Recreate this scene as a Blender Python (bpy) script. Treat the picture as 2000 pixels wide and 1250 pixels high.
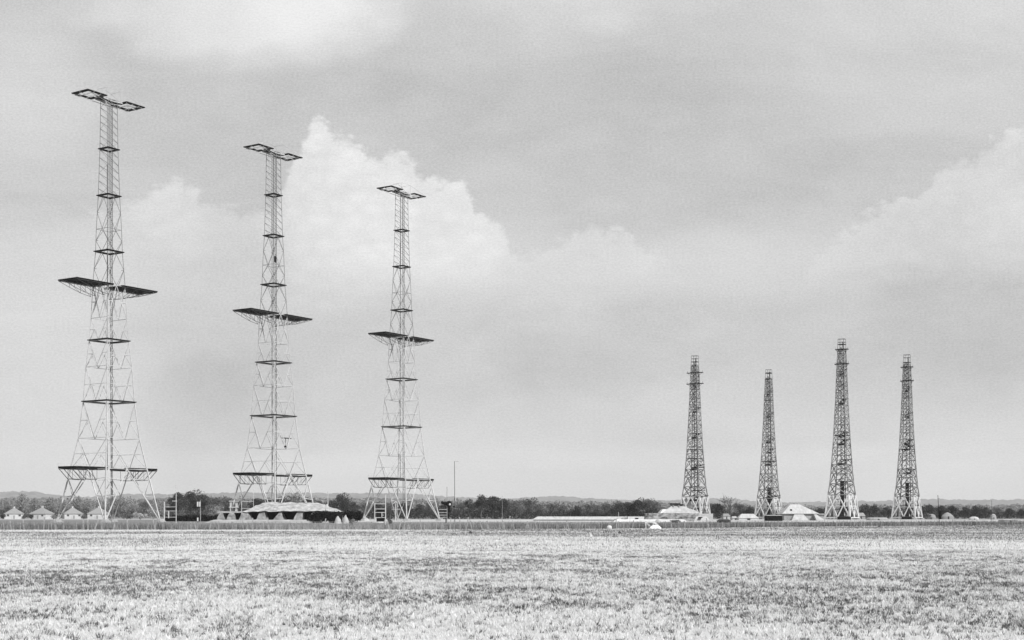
import bpy, math, random
import numpy as np
from mathutils import Vector, Matrix, noise as mnoise
S = bpy.context.scene
for o in list(bpy.data.objects): bpy.data.objects.remove(o)
COL = S.collection
R = math.radians
EYE, F, HY = 1.67, 2700.0, 1006.7          # eye height, focal length and horizon row of the 2000 px photograph

# ------------------------------------------------------------------ camera
cam = bpy.data.objects.new('camera', bpy.data.cameras.new('camera')); COL.objects.link(cam)
cam.location = (0, 0, EYE); cam.rotation_euler = (R(90), 0, 0)
cam.data.sensor_width = 36; cam.data.lens = 36 * F / 2000; cam.data.shift_y = (HY - 625) / 2000
cam.data.clip_start = .1; cam.data.clip_end = 30000
S.camera = cam
S.render.resolution_x = 1024; S.render.resolution_y = 640
S.view_settings.view_transform = 'Standard'; S.view_settings.look = 'None'
S.view_settings.gamma = 1; S.view_settings.exposure = 0.2
try:
    S.cycles.volume_bounces = 0
    S.cycles.max_bounces = 6
except Exception: pass

# ------------------------------------------------------------------ sky and sun
SUN_EL, SUN_DIR = R(42), Vector((.60, -.70, 0)).normalized()
W = bpy.data.worlds.new('World'); S.world = W; W.use_nodes = True
nt = W.node_tree; nt.nodes.clear()
def N(t, **k):
    n = nt.nodes.new('ShaderNode' + t)
    for a, b in k.items(): setattr(n, a, b)
    return n
def plug(s, v):
    if hasattr(v, 'is_linked') or hasattr(v, 'links'): nt.links.new(v, s)
    else: s.default_value = v
def M(op, a, b=None, c=None, clamp=False):
    n = N('Math', operation=op, use_clamp=clamp); plug(n.inputs[0], a)
    if b is not None: plug(n.inputs[1], b)
    if c is not None: plug(n.inputs[2], c)
    return n.outputs[0]
def smooth(v, lo, hi, a=0., b=1.):
    n = N('MapRange', interpolation_type='SMOOTHSTEP'); plug(n.inputs[0], v)
    for i, q in enumerate((lo, hi, a, b)): plug(n.inputs[1 + i], q)
    return n.outputs[0]
def curve(v, pts, xr, yr):
    n = N('FloatCurve'); c = n.mapping.curves[0]
    pts = [((x - xr[0]) / (xr[1] - xr[0]), (y - yr[0]) / (yr[1] - yr[0])) for x, y in pts]
    while len(c.points) < len(pts): c.points.new(.5, .5)
    for p, q in zip(c.points, pts): p.location = q; p.handle_type = 'AUTO_CLAMPED'
    n.mapping.update()
    plug(n.inputs['Value'], M('DIVIDE', M('SUBTRACT', v, xr[0]), xr[1] - xr[0]))
    return M('MULTIPLY_ADD', n.outputs[0], yr[1] - yr[0], yr[0])
def noise(vec, scale, det=6, rough=.55, dist=0.):
    n = N('TexNoise'); nt.links.new(vec, n.inputs['Vector'])
    n.inputs['Scale'].default_value = scale; n.inputs['Detail'].default_value = det
    n.inputs['Roughness'].default_value = rough; n.inputs['Distortion'].default_value = dist
    return n.outputs['Fac']
tc = N('TexCoord'); sp = N('SeparateXYZ'); nt.links.new(tc.outputs['Generated'], sp.inputs[0])
dx, dy, dz = sp.outputs
yy = M('MAXIMUM', dy, .12)
A = M('MULTIPLY_ADD', M('DIVIDE', dx, yy), F, 1000.)           # bearing and height of the view ray, as tangents
B = M('MULTIPLY_ADD', M('DIVIDE', dz, yy), -F, HY)
cv = N('CombineXYZ'); plug(cv.inputs[0], M('DIVIDE', A, 1000.)); plug(cv.inputs[1], M('DIVIDE', B, 620.))
V2 = cv.outputs[0]
n_big = noise(V2, 1.6, 7, .55, .6); n_mid = noise(V2, 5.0, 8, .6); n_bil = noise(V2, 14., 6, .6); n_fin = noise(V2, 40., 5, .65); n_grn = noise(V2, 190., 2, .7)
def puff(sc, sm):
    n = N('TexVoronoi', feature='SMOOTH_F1'); n.inputs['Scale'].default_value = sc; n.inputs['Smoothness'].default_value = sm
    w = N('VectorMath', operation='MULTIPLY_ADD'); nzv = N('TexNoise'); nt.links.new(V2, nzv.inputs['Vector']); nzv.inputs['Scale'].default_value = sc * .8; nt.links.new(nzv.outputs['Color'], w.inputs[0]); w.inputs[1].default_value = (.6 / sc,) * 3; nt.links.new(V2, w.inputs[2]); nt.links.new(w.outputs[0], n.inputs['Vector'])
    return n.outputs['Distance']
p1, p2 = puff(26., .25), puff(60., .2)
cv2 = N('CombineXYZ'); plug(cv2.inputs[0], M('DIVIDE', A, 1900.)); plug(cv2.inputs[1], M('DIVIDE', B, 420.))
n_str = noise(cv2.outputs[0], 2.6, 7, .55, .8)
edge = curve(A, [(-600, 560), (0, 440), (100, 415), (200, 402), (290, 376), (325, 352), (360, 345), (388, 366), (430, 383), (500, 392), (550, 365), (572, 300),
    (598, 258), (628, 214), (646, 246), (690, 266), (735, 290), (760, 274), (797, 284), (850, 342), (900, 340), (922, 388), (985, 432), (1018, 488), (1060, 476),
    (1150, 436), (1200, 430), (1246, 468), (1295, 492), (1400, 560), (1500, 560), (1600, 480), (1680, 425), (1720, 396), (1800, 368), (1832, 322), (1900, 290), (1950, 262), (2000, 235), (2500, 180)], (-600, 2500), (100, 600))
stren = curve(A, [(-600, .1), (0, .06), (100, .15), (290, .55), (360, .62), (430, .45), (520, .5), (570, .85), (628, 1), (900, .95), (985, .75), (1050, .62), (1200, .66), (1290, .42), (1430, .12), (1560, .36), (1680, .48), (1850, .54), (2000, .52), (2500, .5)], (-600, 2500), (0, 1))
wob = M('ADD', M('MULTIPLY', M('SUBTRACT', .42, p1), 42.), M('ADD', M('MULTIPLY', M('SUBTRACT', n_mid, .5), 60.), M('ADD', M('MULTIPLY', M('SUBTRACT', .42, p2), 20.), M('MULTIPLY', M('SUBTRACT', n_fin, .5), 22.))))
dep = M('ADD', M('SUBTRACT', B, edge), wob)
fade = smooth(M('ADD', B, M('MULTIPLY', M('SUBTRACT', n_big, .5), 260.)), 330., 690., 1., 0.)
body = M('MULTIPLY', smooth(dep, -4., 24.), fade)
shade = M('MULTIPLY', M('SUBTRACT', .5, p1), smooth(dep, 0., 60.))
cum = M('MULTIPLY', M('MULTIPLY', body, stren), M('MULTIPLY_ADD', n_mid, .7, .65))
def blob(x, y, rx, ry):
    e = M('ADD', M('POWER', M('DIVIDE', M('SUBTRACT', A, x), rx), 2.), M('POWER', M('DIVIDE', M('SUBTRACT', B, y), ry), 2.))
    return smooth(M('ADD', e, M('MULTIPLY', M('SUBTRACT', n_mid, .5), 2.4)), .1, 1.5, 1., 0.)
def addn(v, b, k): return M('MULTIPLY_ADD', b, k, v)
val = curve(B, [(-900, .50), (0, .55), (120, .53), (300, .52), (430, .52), (560, .535), (700, .535), (850, .60), (960, .70), (1100, .68)], (-900, 1100), (.3, .8))
val = M('ADD', val, M('MULTIPLY', M('SUBTRACT', n_big, .5), .21))
val = M('ADD', val, M('MULTIPLY', M('SUBTRACT', n_str, .5), .20))
val = M('ADD', val, M('MULTIPLY', M('SUBTRACT', n_mid, .5), .09)); val = M('ADD', val, M('MULTIPLY', M('SUBTRACT', n_bil, .5), .04))
for b in ((480, 10, 300, 120, .19), (640, 20, 150, 110, .08), (1850, 90, 420, 160, .05), (60, 190, 160, 150, .07), (40, 560, 260, 120, .05), (100, 800, 240, 220, .06),
          (1050, 160, 420, 130, -.03), (350, 240, 190, 110, -.01), (1400, 340, 300, 110, -.02), (440, 830, 170, 160, -.07), (1150, 680, 260, 90, -.045), (1900, 650, 240, 120, -.05),
          (820, 470, 260, 90, .06), (1450, 520, 220, 70, .05), (1180, 45, 60, 26, .04)):
    val = addn(val, blob(*b[:4]), b[4])
val = M('ADD', val, M('MULTIPLY', cum, M('MULTIPLY_ADD', shade, .12, .205)))
val = M('ADD', val, M('MULTIPLY', M('SUBTRACT', n_grn, .5), .30)); val = M('ADD', val, M('MULTIPLY', M('SUBTRACT', n_fin, .5), .03))
val = M('MULTIPLY', val, 1.18)
val = M('MINIMUM', M('MAXIMUM', val, .3), .97)
sky = N('TexSky', sky_type='NISHITA', sun_disc=False, sun_elevation=SUN_EL, sun_rotation=math.atan2(SUN_DIR.x, SUN_DIR.y))
sky.altitude = 0; sky.air_density = 1; sky.dust_density = 2
bw = N('RGBToBW'); nt.links.new(sky.outputs[0], bw.inputs[0])
STR = .1
low = smooth(dz, -.02, 0.)                                       # under the horizon: plain
behind = smooth(dy, .1, .4)
val = M('ADD', M('MULTIPLY', val, behind), M('MULTIPLY', M('SUBTRACT', 1., behind), M('MULTIPLY_ADD', noise(tc.outputs['Generated'], 3, 6), .4, .38)))
val = M('MULTIPLY', val, M('MULTIPLY_ADD', low, .45, .55))
mix = M('ADD', M('MULTIPLY', M('MINIMUM', bw.outputs[0], 12.), .1), M('MULTIPLY', val, .9 / STR * .88))
cc = N('CombineColor')
for i in range(3): plug(cc.inputs[i], mix)
bg = N('Background'); nt.links.new(cc.outputs[0], bg.inputs[0]); bg.inputs[1].default_value = STR
wo = N('OutputWorld'); nt.links.new(bg.outputs[0], wo.inputs[0])

sl = bpy.data.lights.new('sun', 'SUN'); sl.energy = 4.4; sl.angle = R(.6); sl.color = (1, 1, 1)
so = bpy.data.objects.new('sun', sl); COL.objects.link(so)
so.rotation_euler = (-(SUN_DIR * math.cos(SUN_EL) + Vector((0, 0, math.sin(SUN_EL))))).to_track_quat('-Z', 'Y').to_euler()

# ------------------------------------------------------------------ helpers
rnd = random.Random(7); rng = np.random.default_rng(11)
def at(px, D, z=0.): return Vector(((px - 1000) / F * D, D, z))
def zat(py, D): return EYE + (HY - py) / F * D
def ground_D(py): return F * EYE / (py - HY)

def tag(o, label=None, cat=None, group=None, kind=None):
    if label: o['label'] = label
    if cat: o['category'] = cat
    if group: o['group'] = group
    if kind: o['kind'] = kind
    return o
def empty(name, loc, rz=0.):
    o = bpy.data.objects.new(name, None); COL.objects.link(o); o.location = loc; o.rotation_euler = (0, 0, rz); o.empty_display_size = 1
    return o
def kids(o): return [c for c in bpy.data.objects if c.parent == o]
def copy_tree(o, parent=None):
    ch = kids(o); c = o.copy(); COL.objects.link(c); c.parent = parent
    for k in ch: copy_tree(k, c)
    return c

def material(name, lo, hi=None, scale=2., rough=.8, bump=0., stretch=(1, 1, 1), spec=.3, det=5):
    m = bpy.data.materials.new(name); m.use_nodes = True; t = m.node_tree; b = t.nodes['Principled BSDF']
    b.inputs['Roughness'].default_value = rough; b.inputs['Specular IOR Level'].default_value = spec
    hi = lo if hi is None else hi
    c = t.nodes.new('ShaderNodeTexCoord'); mp = t.nodes.new('ShaderNodeMapping'); mp.inputs['Scale'].default_value = stretch
    nz = t.nodes.new('ShaderNodeTexNoise'); nz.inputs['Scale'].default_value = scale; nz.inputs['Detail'].default_value = det; nz.inputs['Roughness'].default_value = .65
    rp = t.nodes.new('ShaderNodeValToRGB'); rp.color_ramp.elements[0].position = .35; rp.color_ramp.elements[1].position = .65
    rp.color_ramp.elements[0].color = (lo, lo, lo, 1); rp.color_ramp.elements[1].color = (hi, hi, hi, 1)
    t.links.new(c.outputs['Object'], mp.inputs[0]); t.links.new(mp.outputs[0], nz.inputs[0]); t.links.new(nz.outputs[0], rp.inputs[0]); t.links.new(rp.outputs[0], b.inputs['Base Color'])
    if bump:
        bp = t.nodes.new('ShaderNodeBump'); bp.inputs['Strength'].default_value = bump; bp.inputs['Distance'].default_value = .1
        t.links.new(nz.outputs[0], bp.inputs['Height']); t.links.new(bp.outputs[0], b.inputs['Normal'])
    return m
MT = dict(
    steel=material('galvanised_steel', .38, .56, .5, .6), midsteel=material('sky_contrast_steel', .13, .26, .5, .6), darksteel=material('painted_steel', .03, .07, 1., .7, spec=.1),  # midsteel: same steel in a darker tone, contrast with the bright sky put into colour
    planks=material('creosoted_planks', .006, .014, 1.5, .9, stretch=(1, 6, 1), spec=.02),
    timber=material('weathered_timber', .07, .34, .35, .8), paletimber=material('pale_painted_timber', .48, .62, .6, .8), darktimber=material('tarred_timber', .012, .03, 1., .9, spec=.05),
    concrete=material('concrete', .22, .34, 1.5, .85), white=material('white_paint', .42, .6, .8, .7), render=material('pale_render', .38, .52, .6, .8),
    roof=material('grey_tiles', .2, .28, 2., .8, stretch=(1, 1, 5)), paleroof=material('pale_sheet_roof', .36, .50, .5, .7, stretch=(3, 1, 1)),
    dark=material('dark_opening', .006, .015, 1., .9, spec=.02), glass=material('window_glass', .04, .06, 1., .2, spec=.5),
    earth=material('turfed_earth', .22, .46, .9, .95, .6, (1, 1, 2)), darkearth=material('rank_turf', .12, .30, 1.1, .95, .6), paleearth=material('pale_chalk_earth', .5, .68, 1.2, .95, .5),
    camo=material('mottled_netting', .03, .30, .8, .95, .5, (1, 1, 1.6)), bark=material('bark', .06, .10, 3., .9),
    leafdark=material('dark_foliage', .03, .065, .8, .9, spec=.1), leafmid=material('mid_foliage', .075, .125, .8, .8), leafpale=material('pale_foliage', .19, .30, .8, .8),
    drygrass=material('dry_grass', .28, .42, .3, .9), post=material('bleached_post', .16, .38, 2., .8), wire=material('fence_wire', .15, .2, 2., .5),
    canvas=material('pale_canvas', .62, .75, 1., .85), chalk=material('chalk', .32, .46, .9, .95, .5), evergreen=material('evergreen_foliage', .008, .022, .8, .9, spec=.05), leafhaze=material('hazed_twigs', .16, .26, .8, .8), stone=material('dark_stone', .04, .07, 3., .8))  # leafhaze: bare twigs paled, with part of the distance haze put into their colour

class MB:
    def __init__(s): s.v = []; s.f = []
    def poly(s, pts):
        n = len(s.v); s.v += [tuple(p) for p in pts]; s.f.append(tuple(range(n, n + len(pts))))
    def bar(s, a, b, w, h=None, up=None):
        a = Vector(a); b = Vector(b); d = b - a
        if d.length < 1e-6: return
        h = h or w; d.normalize(); up = Vector(up) if up else (Vector((0, 0, 1)) if abs(d.z) < .95 else Vector((1, 0, 0)))
        x = d.cross(up).normalized() * w / 2; y = x.cross(d).normalized() * h / 2
        n = len(s.v)
        for p in (a, b):
            for q in (-x - y, x - y, x + y, -x + y): s.v.append(tuple(p + q))
        s.f += [(n, n+3, n+2, n+1), (n+4, n+5, n+6, n+7)] + [(n+i, n+(i+1) % 4, n+4+(i+1) % 4, n+4+i) for i in range(4)]
    def box(s, x0, x1, y0, y1, z0, z1):
        s.frustum((x0, x1, y0, y1), z0, (x0, x1, y0, y1), z1)
    def frustum(s, a, z0, b, z1):
        n = len(s.v)
        for (x0, x1, y0, y1), z in ((a, z0), (b, z1)):
            s.v += [(x0, y0, z), (x1, y0, z), (x1, y1, z), (x0, y1, z)]
        s.f += [(n+3, n+2, n+1, n), (n+4, n+5, n+6, n+7)] + [(n+i, n+(i+1) % 4, n+4+(i+1) % 4, n+4+i) for i in range(4)]
    def tube(s, pts, rs, k=6):
        rings = []
        for i, p in enumerate(pts):
            p = Vector(p); d = Vector(pts[min(i+1, len(pts)-1)]) - Vector(pts[max(i-1, 0)])
            d.normalize(); u = Vector((1, 0, 0)) if abs(d.x) < .8 else Vector((0, 1, 0)); x = d.cross(u).normalized(); y = d.cross(x)
            n = len(s.v); rings.append(n)
            for j in range(k):
                t = 2 * math.pi * j / k; s.v.append(tuple(p + (x * math.cos(t) + y * math.sin(t)) * rs[i]))
        for a, b in zip(rings, rings[1:]):
            for j in range(k): s.f.append((a+j, a+(j+1) % k, b+(j+1) % k, b+j))
        s.f.append(tuple(range(rings[-1], rings[-1]+k))); s.f.append(tuple(range(rings[0], rings[0]+k))[::-1])
    def build(s, name, mat, parent=None, loc=None, smooth=False):
        me = bpy.data.meshes.new(name); me.from_pydata(s.v, [], s.f); me.materials.append(mat if not isinstance(mat, str) else MT[mat]); me.update()
        if smooth: me.polygons.foreach_set('use_smooth', [True] * len(me.polygons))
        o = bpy.data.objects.new(name, me); COL.objects.link(o)
        if parent: o.parent = parent
        if loc is not None: o.location = loc
        return o
def tri_mesh(name, V, mat, per=3, parent=None, attr=None):
    """V: (n, per, 3) array of separate triangles or quads; attr: one value a face, stored as 'tone'"""
    n = len(V); me = bpy.data.meshes.new(name)
    me.vertices.add(n * per); me.vertices.foreach_set('co', V.reshape(-1).astype(np.float32))
    me.loops.add(n * per); me.loops.foreach_set('vertex_index', np.arange(n * per, dtype=np.int32))
    me.polygons.add(n); me.polygons.foreach_set('loop_start', np.arange(0, n * per, per, dtype=np.int32))
    me.update(calc_edges=True)
    if attr is not None:
        a = me.attributes.new('tone', 'FLOAT', 'FACE'); a.data.foreach_set('value', attr.astype(np.float32))
    me.materials.append(MT[mat] if isinstance(mat, str) else mat)
    o = bpy.data.objects.new(name, me); COL.objects.link(o)
    if parent: o.parent = parent
    return o
def vnoise(x, y, seed=0):
    """smooth value noise on arrays, 0..1"""
    g = np.random.default_rng(seed).random((256, 256))
    xi = np.floor(x).astype(int); yi = np.floor(y).astype(int); fx = x - xi; fy = y - yi
    fx = fx*fx*(3-2*fx); fy = fy*fy*(3-2*fy); xi &= 255; yi &= 255; x1 = (xi+1) & 255; y1 = (yi+1) & 255
    return (g[xi, yi]*(1-fx) + g[x1, yi]*fx)*(1-fy) + (g[xi, y1]*(1-fx) + g[x1, y1]*fx)*fy
def fbm(x, y, seed=0, octv=4):
    s = 0; a = 1; t = 0
    for i in range(octv): s = s + a*vnoise(x*2**i + 17*i, y*2**i + 31*i, seed+i); t += a; a *= .55
    return s / t

# ------------------------------------------------------------------ ground, field, road, hills
FPX = [-400, 0, 860, 900, 1200, 1400, 1480, 1700, 1900, 2000, 2400]; FDD = [156, 157, 160, 164, 172, 183, 195, 215, 235, 250, 290]
def fenceD(px): return float(np.interp(px, FPX, FDD))
def ground_material(name, field):
    m = bpy.data.materials.new(name); m.use_nodes = True; t = m.node_tree; b = t.nodes['Principled BSDF']; b.inputs['Roughness'].default_value = .95; b.inputs['Specular IOR Level'].default_value = .1
    global nt
    old = nt; nt = t
    g = N('NewGeometry'); pos = g.outputs['Position']; s = N('SeparateXYZ'); nt.links.new(pos, s.inputs[0]); X, Y, Z = s.outputs
    def st(sx, sy):
        mp = N('Mapping'); mp.inputs['Scale'].default_value = (sx, sy, 1); nt.links.new(pos, mp.inputs[0]); return mp.outputs[0]
    fine = noise(st(1, .45), 9., 6, .75); mid = noise(st(.35, .16), 3., 6, .65); strip = noise(st(.014, .10), 1., 6, .65); big = noise(st(.07, .05), 1., 5, .6)
    if field:
        base = curve(Y, [(0, .48), (18, .50), (22, .48), (27, .40), (36, .36), (45, .40), (50, .52), (80, .54), (95, .44), (118, .40), (124, .36), (136, .34), (146, .42), (155, .50), (300, .46)], (0, 300), (.2, .7))
        v = M('ADD', base, M('MULTIPLY', M('SUBTRACT', strip, .5), .50)); v = M('ADD', v, M('MULTIPLY', M('SUBTRACT', big, .5), .22))
        v = M('ADD', v, M('MULTIPLY', M('SUBTRACT', mid, .5), .50)); v = M('ADD', v, M('MULTIPLY', M('SUBTRACT', fine, .5), .85))
        lo, hi = .08, .52
    else:
        v = M('ADD', .20, M('MULTIPLY', M('SUBTRACT', mid, .5), .24)); v = M('ADD', v, M('MULTIPLY', M('SUBTRACT', strip, .5), .12)); v = M('ADD', v, M('MULTIPLY', M('SUBTRACT', fine, .5), .16))
        lo, hi = .06, .5
    v = M('MINIMUM', M('MAXIMUM', v, lo), hi)
    c = N('CombineColor')
    for i in range(3): plug(c.inputs[i], v)
    nt.links.new(c.outputs[0], b.inputs['Base Color'])
    bp = N('Bump'); bp.inputs['Strength'].default_value = .5; bp.inputs['Distance'].default_value = .05; nt.links.new(fine, bp.inputs['Height']); nt.links.new(bp.outputs[0], b.inputs['Normal'])
    nt = old
    return m
mb = MB(); mb.poly([(-12500, -300, 0), (12500, -300, 0), (12500, 12500, 0), (-12500, 12500, 0)])
tag(mb.build('ground', ground_material('rough_pasture', False)), kind='structure')
mb = MB(); pxs = list(range(-400, 2401, 100)); near = -40.
fr = [at(p, fenceD(p), .004) for p in pxs]
mb.poly([(-60, near, .004), (60, near, .004)] + [tuple(p) for p in fr[::-1]])
tag(mb.build('field', ground_material('stubble_field', True)), kind='structure')
mb = MB()                                                        # pale road behind the tower bases
for a, b_, y0, y1 in ((600, 2000, 1014.6, 1019.8), (-50, 600, 1013.6, 1014.6)):
    d0, d1 = ground_D(y1), ground_D(y0); mb.poly([at(a, d0, .006), at(b_, d0, .006), at(b_, d1, .006), at(a, d1, .006)])
mb.v = [v for v in mb.v]
tag(mb.build('road', material('pale_road', .36, .5, .1, .95)), kind='structure')
mb = MB()
for a, b_, y in ((1770, 1868, 1038.6), (1440, 1492, 1031.6), (1962, 2010, 1026.9), (1600, 1760, 1029.2), (1860, 1890, 1029.4)):
    d0, d1 = ground_D(y + .8), ground_D(y - .8)
    n = 12; top = []; bot = []
    for i in range(n + 1):
        p = a + (b_ - a) * i / n; e = math.sin(math.pi * i / n) ** .5; j = rnd.uniform(.6, 1.1) * e
        m_ = (d0 + d1) / 2; h = (d1 - d0) / 2 * j; bot.append(at(p, m_ - h, .008)); top.append(at(p, m_ + h, .008))
    mb.poly(bot + top[::-1])
tag(mb.build('chalk_strip', 'chalk'), kind='structure')

def ridge(name, D0, depth, prof, mat, seed, bump, wl):
    """a wooded ridge with a rough crest; prof = (px, py) of the skyline"""
    V = []; Fc = []; nx, ny = 1600, 10
    ps = np.linspace(-500, 2500, nx); xs_, ys_ = zip(*prof); yy_ = np.interp(ps, xs_, ys_)
    for j in range(ny):
        t = j / (ny - 1); D = D0 + depth * t
        w = math.sin(min(1, t * 1.25) * math.pi / 2) if t < .8 else 1 - (t - .8) * 2
        for i, p in enumerate(ps):
            X = (p - 1000) / F * D; top = zat(yy_[i], D0 + depth * .8)
            nz = mnoise.noise(Vector((X / wl, D / wl, seed))) + .6 * mnoise.noise(Vector((X / wl * 2.3, D / wl * 2.3, seed + 5)))
            V.append((X, D, max(-1, top * w + bump * nz * (.3 + .7 * w)) if j else -2))
    for j in range(ny - 1):
        for i in range(nx - 1): a = j * nx + i; Fc.append((a, a + 1, a + nx + 1, a + nx))
    m = MB(); m.v = V; m.f = Fc
    return tag(m.build(name, mat, smooth=True), kind='structure')
ridge('hills', 7600, 2400, [(-500, 962), (0, 962), (60, 959), (100, 966), (160, 972), (240, 966), (400, 964), (460, 962), (560, 963), (700, 964), (800, 964), (870, 970), (1000, 974), (1085, 969), (1130, 972),
    (1200, 976), (1300, 978), (1385, 973), (1430, 974), (1500, 982), (1700, 979), (1800, 975), (1900, 977), (2000, 976), (2500, 972)], material('wooded_hillside', .07, .2, .009, .95, .0), 3., 9., 45.)
ridge('low_hill', 2600, 600, [(-500, 975), (0, 974), (100, 973), (170, 981), (250, 978), (330, 973), (450, 974), (560, 977), (650, 975), (750, 973), (850, 978), (900, 981), (1000, 981), (1100, 979), (1250, 985),
    (1400, 986), (1500, 990), (1650, 990), (1800, 988), (2000, 986), (2500, 985)], material('wooded_rise', .05, .14, .03, .95, .0), 9., 5., 15.)

# ------------------------------------------------------------------ steel transmitter towers
TH = R(57)                                                       # every tower is square to this line
LV = [0, 13, 20.6, 29.5, 38.2, 44.6, 50.2, 58.2, 66.5, 72.2, 80.3, 91.8, 103.9]
HD = [12.3, 9.1, 7.25, 6.1, 5.45, 4.7, 4.25, 3.85, 3.2, 3.0, 2.55, 2.15, 1.95]
def hs(z): return float(np.interp(z, LV, HD)) / math.sqrt(2)
def leg(ix, iy, z): h = hs(z); return Vector((ix * h, iy * h, z))
QUAD = [(-1, -1), (1, -1), (1, 1), (-1, 1)]
def ring_mesh(z, h, wd, th=.22):
    m = MB()
    for (x0, x1, y0, y1) in ((-h, h, -h, -h + wd), (-h, h, h - wd, h), (-h, -h + wd, -h + wd, h - wd), (h - wd, h, -h + wd, h - wd)):
        m.box(x0, x1, y0, y1, z, z + th)
    return m
def build_steel_tower(loc):
    root = empty('steel_tower', loc, TH)
    for ix, iy in QUAD:
        m = MB()
        for a, b in zip(LV, LV[1:]):
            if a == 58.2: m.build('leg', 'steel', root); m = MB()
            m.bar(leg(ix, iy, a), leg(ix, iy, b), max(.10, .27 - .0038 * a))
        m.build('upper_leg', 'midsteel', root)  # upper legs and bracing coloured darker to stand out against the bright sky
        m = MB(); p = leg(ix, iy, 0); m.frustum((p.x-1.1, p.x+1.1, p.y-1.1, p.y+1.1), 0, (p.x-.6, p.x+.6, p.y-.6, p.y+.6), .7); m.build('footing', 'concrete', root)
    for k in range(4):                                            # bracing of one side at a time
        a, b = QUAD[k], QUAD[(k + 1) % 4]; m = MB()
        L = lambda z: leg(*a, z); Rr = lambda z: leg(*b, z); mid = lambda z: (L(z) + Rr(z)) / 2
        m.bar(L(0), mid(13), .20); m.bar(Rr(0), mid(13), .20)
        q1 = L(0).lerp(mid(13), .5); q2 = Rr(0).lerp(mid(13), .5)
        m.bar(q1, L(6.2), .14); m.bar(q2, Rr(6.2), .14); m.bar(q1, L(10.8), .14); m.bar(q2, Rr(10.8), .14)
        m.bar(L(0).lerp(mid(13), .8), L(10.8), .12); m.bar(Rr(0).lerp(mid(13), .8), Rr(10.8), .12)
        for z in (13, 20.6, 29.5, 38.2, 44.6, 50.2, 58.2): m.bar(L(z), Rr(z), .12)
        for z0, z1 in ((13, 20.6), (20.6, 29.5), (29.5, 38.2), (38.2, 44.6), (44.6, 50.2), (50.2, 58.2)):
            w = .13 if z0 < 40 else .11
            m.bar(L(z1), mid(z0), w); m.bar(Rr(z1), mid(z0), w)
            zm = (z0 + z1) / 2; c1 = L(z1).lerp(mid(z0), .5); c2 = Rr(z1).lerp(mid(z0), .5)
            m.bar(L(zm), c1, .1); m.bar(Rr(zm), c2, .1)
            m.bar(L(z0), c1, .09); m.bar(Rr(z0), c2, .09)
            if z0 in (13, 29.5): m.bar(c1, c2, .1)
        m.bar(mid(58.2), L(50.2), .12); m.bar(mid(58.2), Rr(50.2), .12)
        m.build('side_bracing', 'steel', root); m = MB()
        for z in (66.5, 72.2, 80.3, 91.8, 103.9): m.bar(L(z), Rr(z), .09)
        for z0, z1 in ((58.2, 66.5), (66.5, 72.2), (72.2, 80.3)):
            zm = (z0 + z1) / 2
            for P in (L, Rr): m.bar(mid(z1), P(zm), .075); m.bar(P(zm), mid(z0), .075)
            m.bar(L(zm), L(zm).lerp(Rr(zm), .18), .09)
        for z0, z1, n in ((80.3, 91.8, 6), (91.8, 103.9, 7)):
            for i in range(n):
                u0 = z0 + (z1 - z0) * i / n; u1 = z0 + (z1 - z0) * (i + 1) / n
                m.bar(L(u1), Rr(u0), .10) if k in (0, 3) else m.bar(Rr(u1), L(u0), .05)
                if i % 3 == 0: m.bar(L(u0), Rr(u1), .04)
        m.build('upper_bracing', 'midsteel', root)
    for z, wd in ((29.5, .9), (44.6, .85), (66.5, .8), (80.3, .75), (91.8, .65)):
        ring_mesh(z + .12, hs(z) + .35, wd).build('ring_platform', 'planks', root)
    m = MB()
    for s in (-.25, .25): m.bar((.5, s - .4, 1), (.5, s - .4, 104), .09)
    for i in range(1, 208): m.bar((.5, -.65, i * .5), (.5, -.15, i * .5), .04)
    m.build('ladder', 'darksteel', root)
    m = MB()
    for z in (13, 29.5, 44.6, 58.2, 80.3): m.bar((-.2, .4, z), (-.2, .4, z + 8), .12)
    m.bar((-.2, .4, 30), (-.2, .4, 103), .06); m.build('feeder_pipe', 'darksteel', root)
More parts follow.
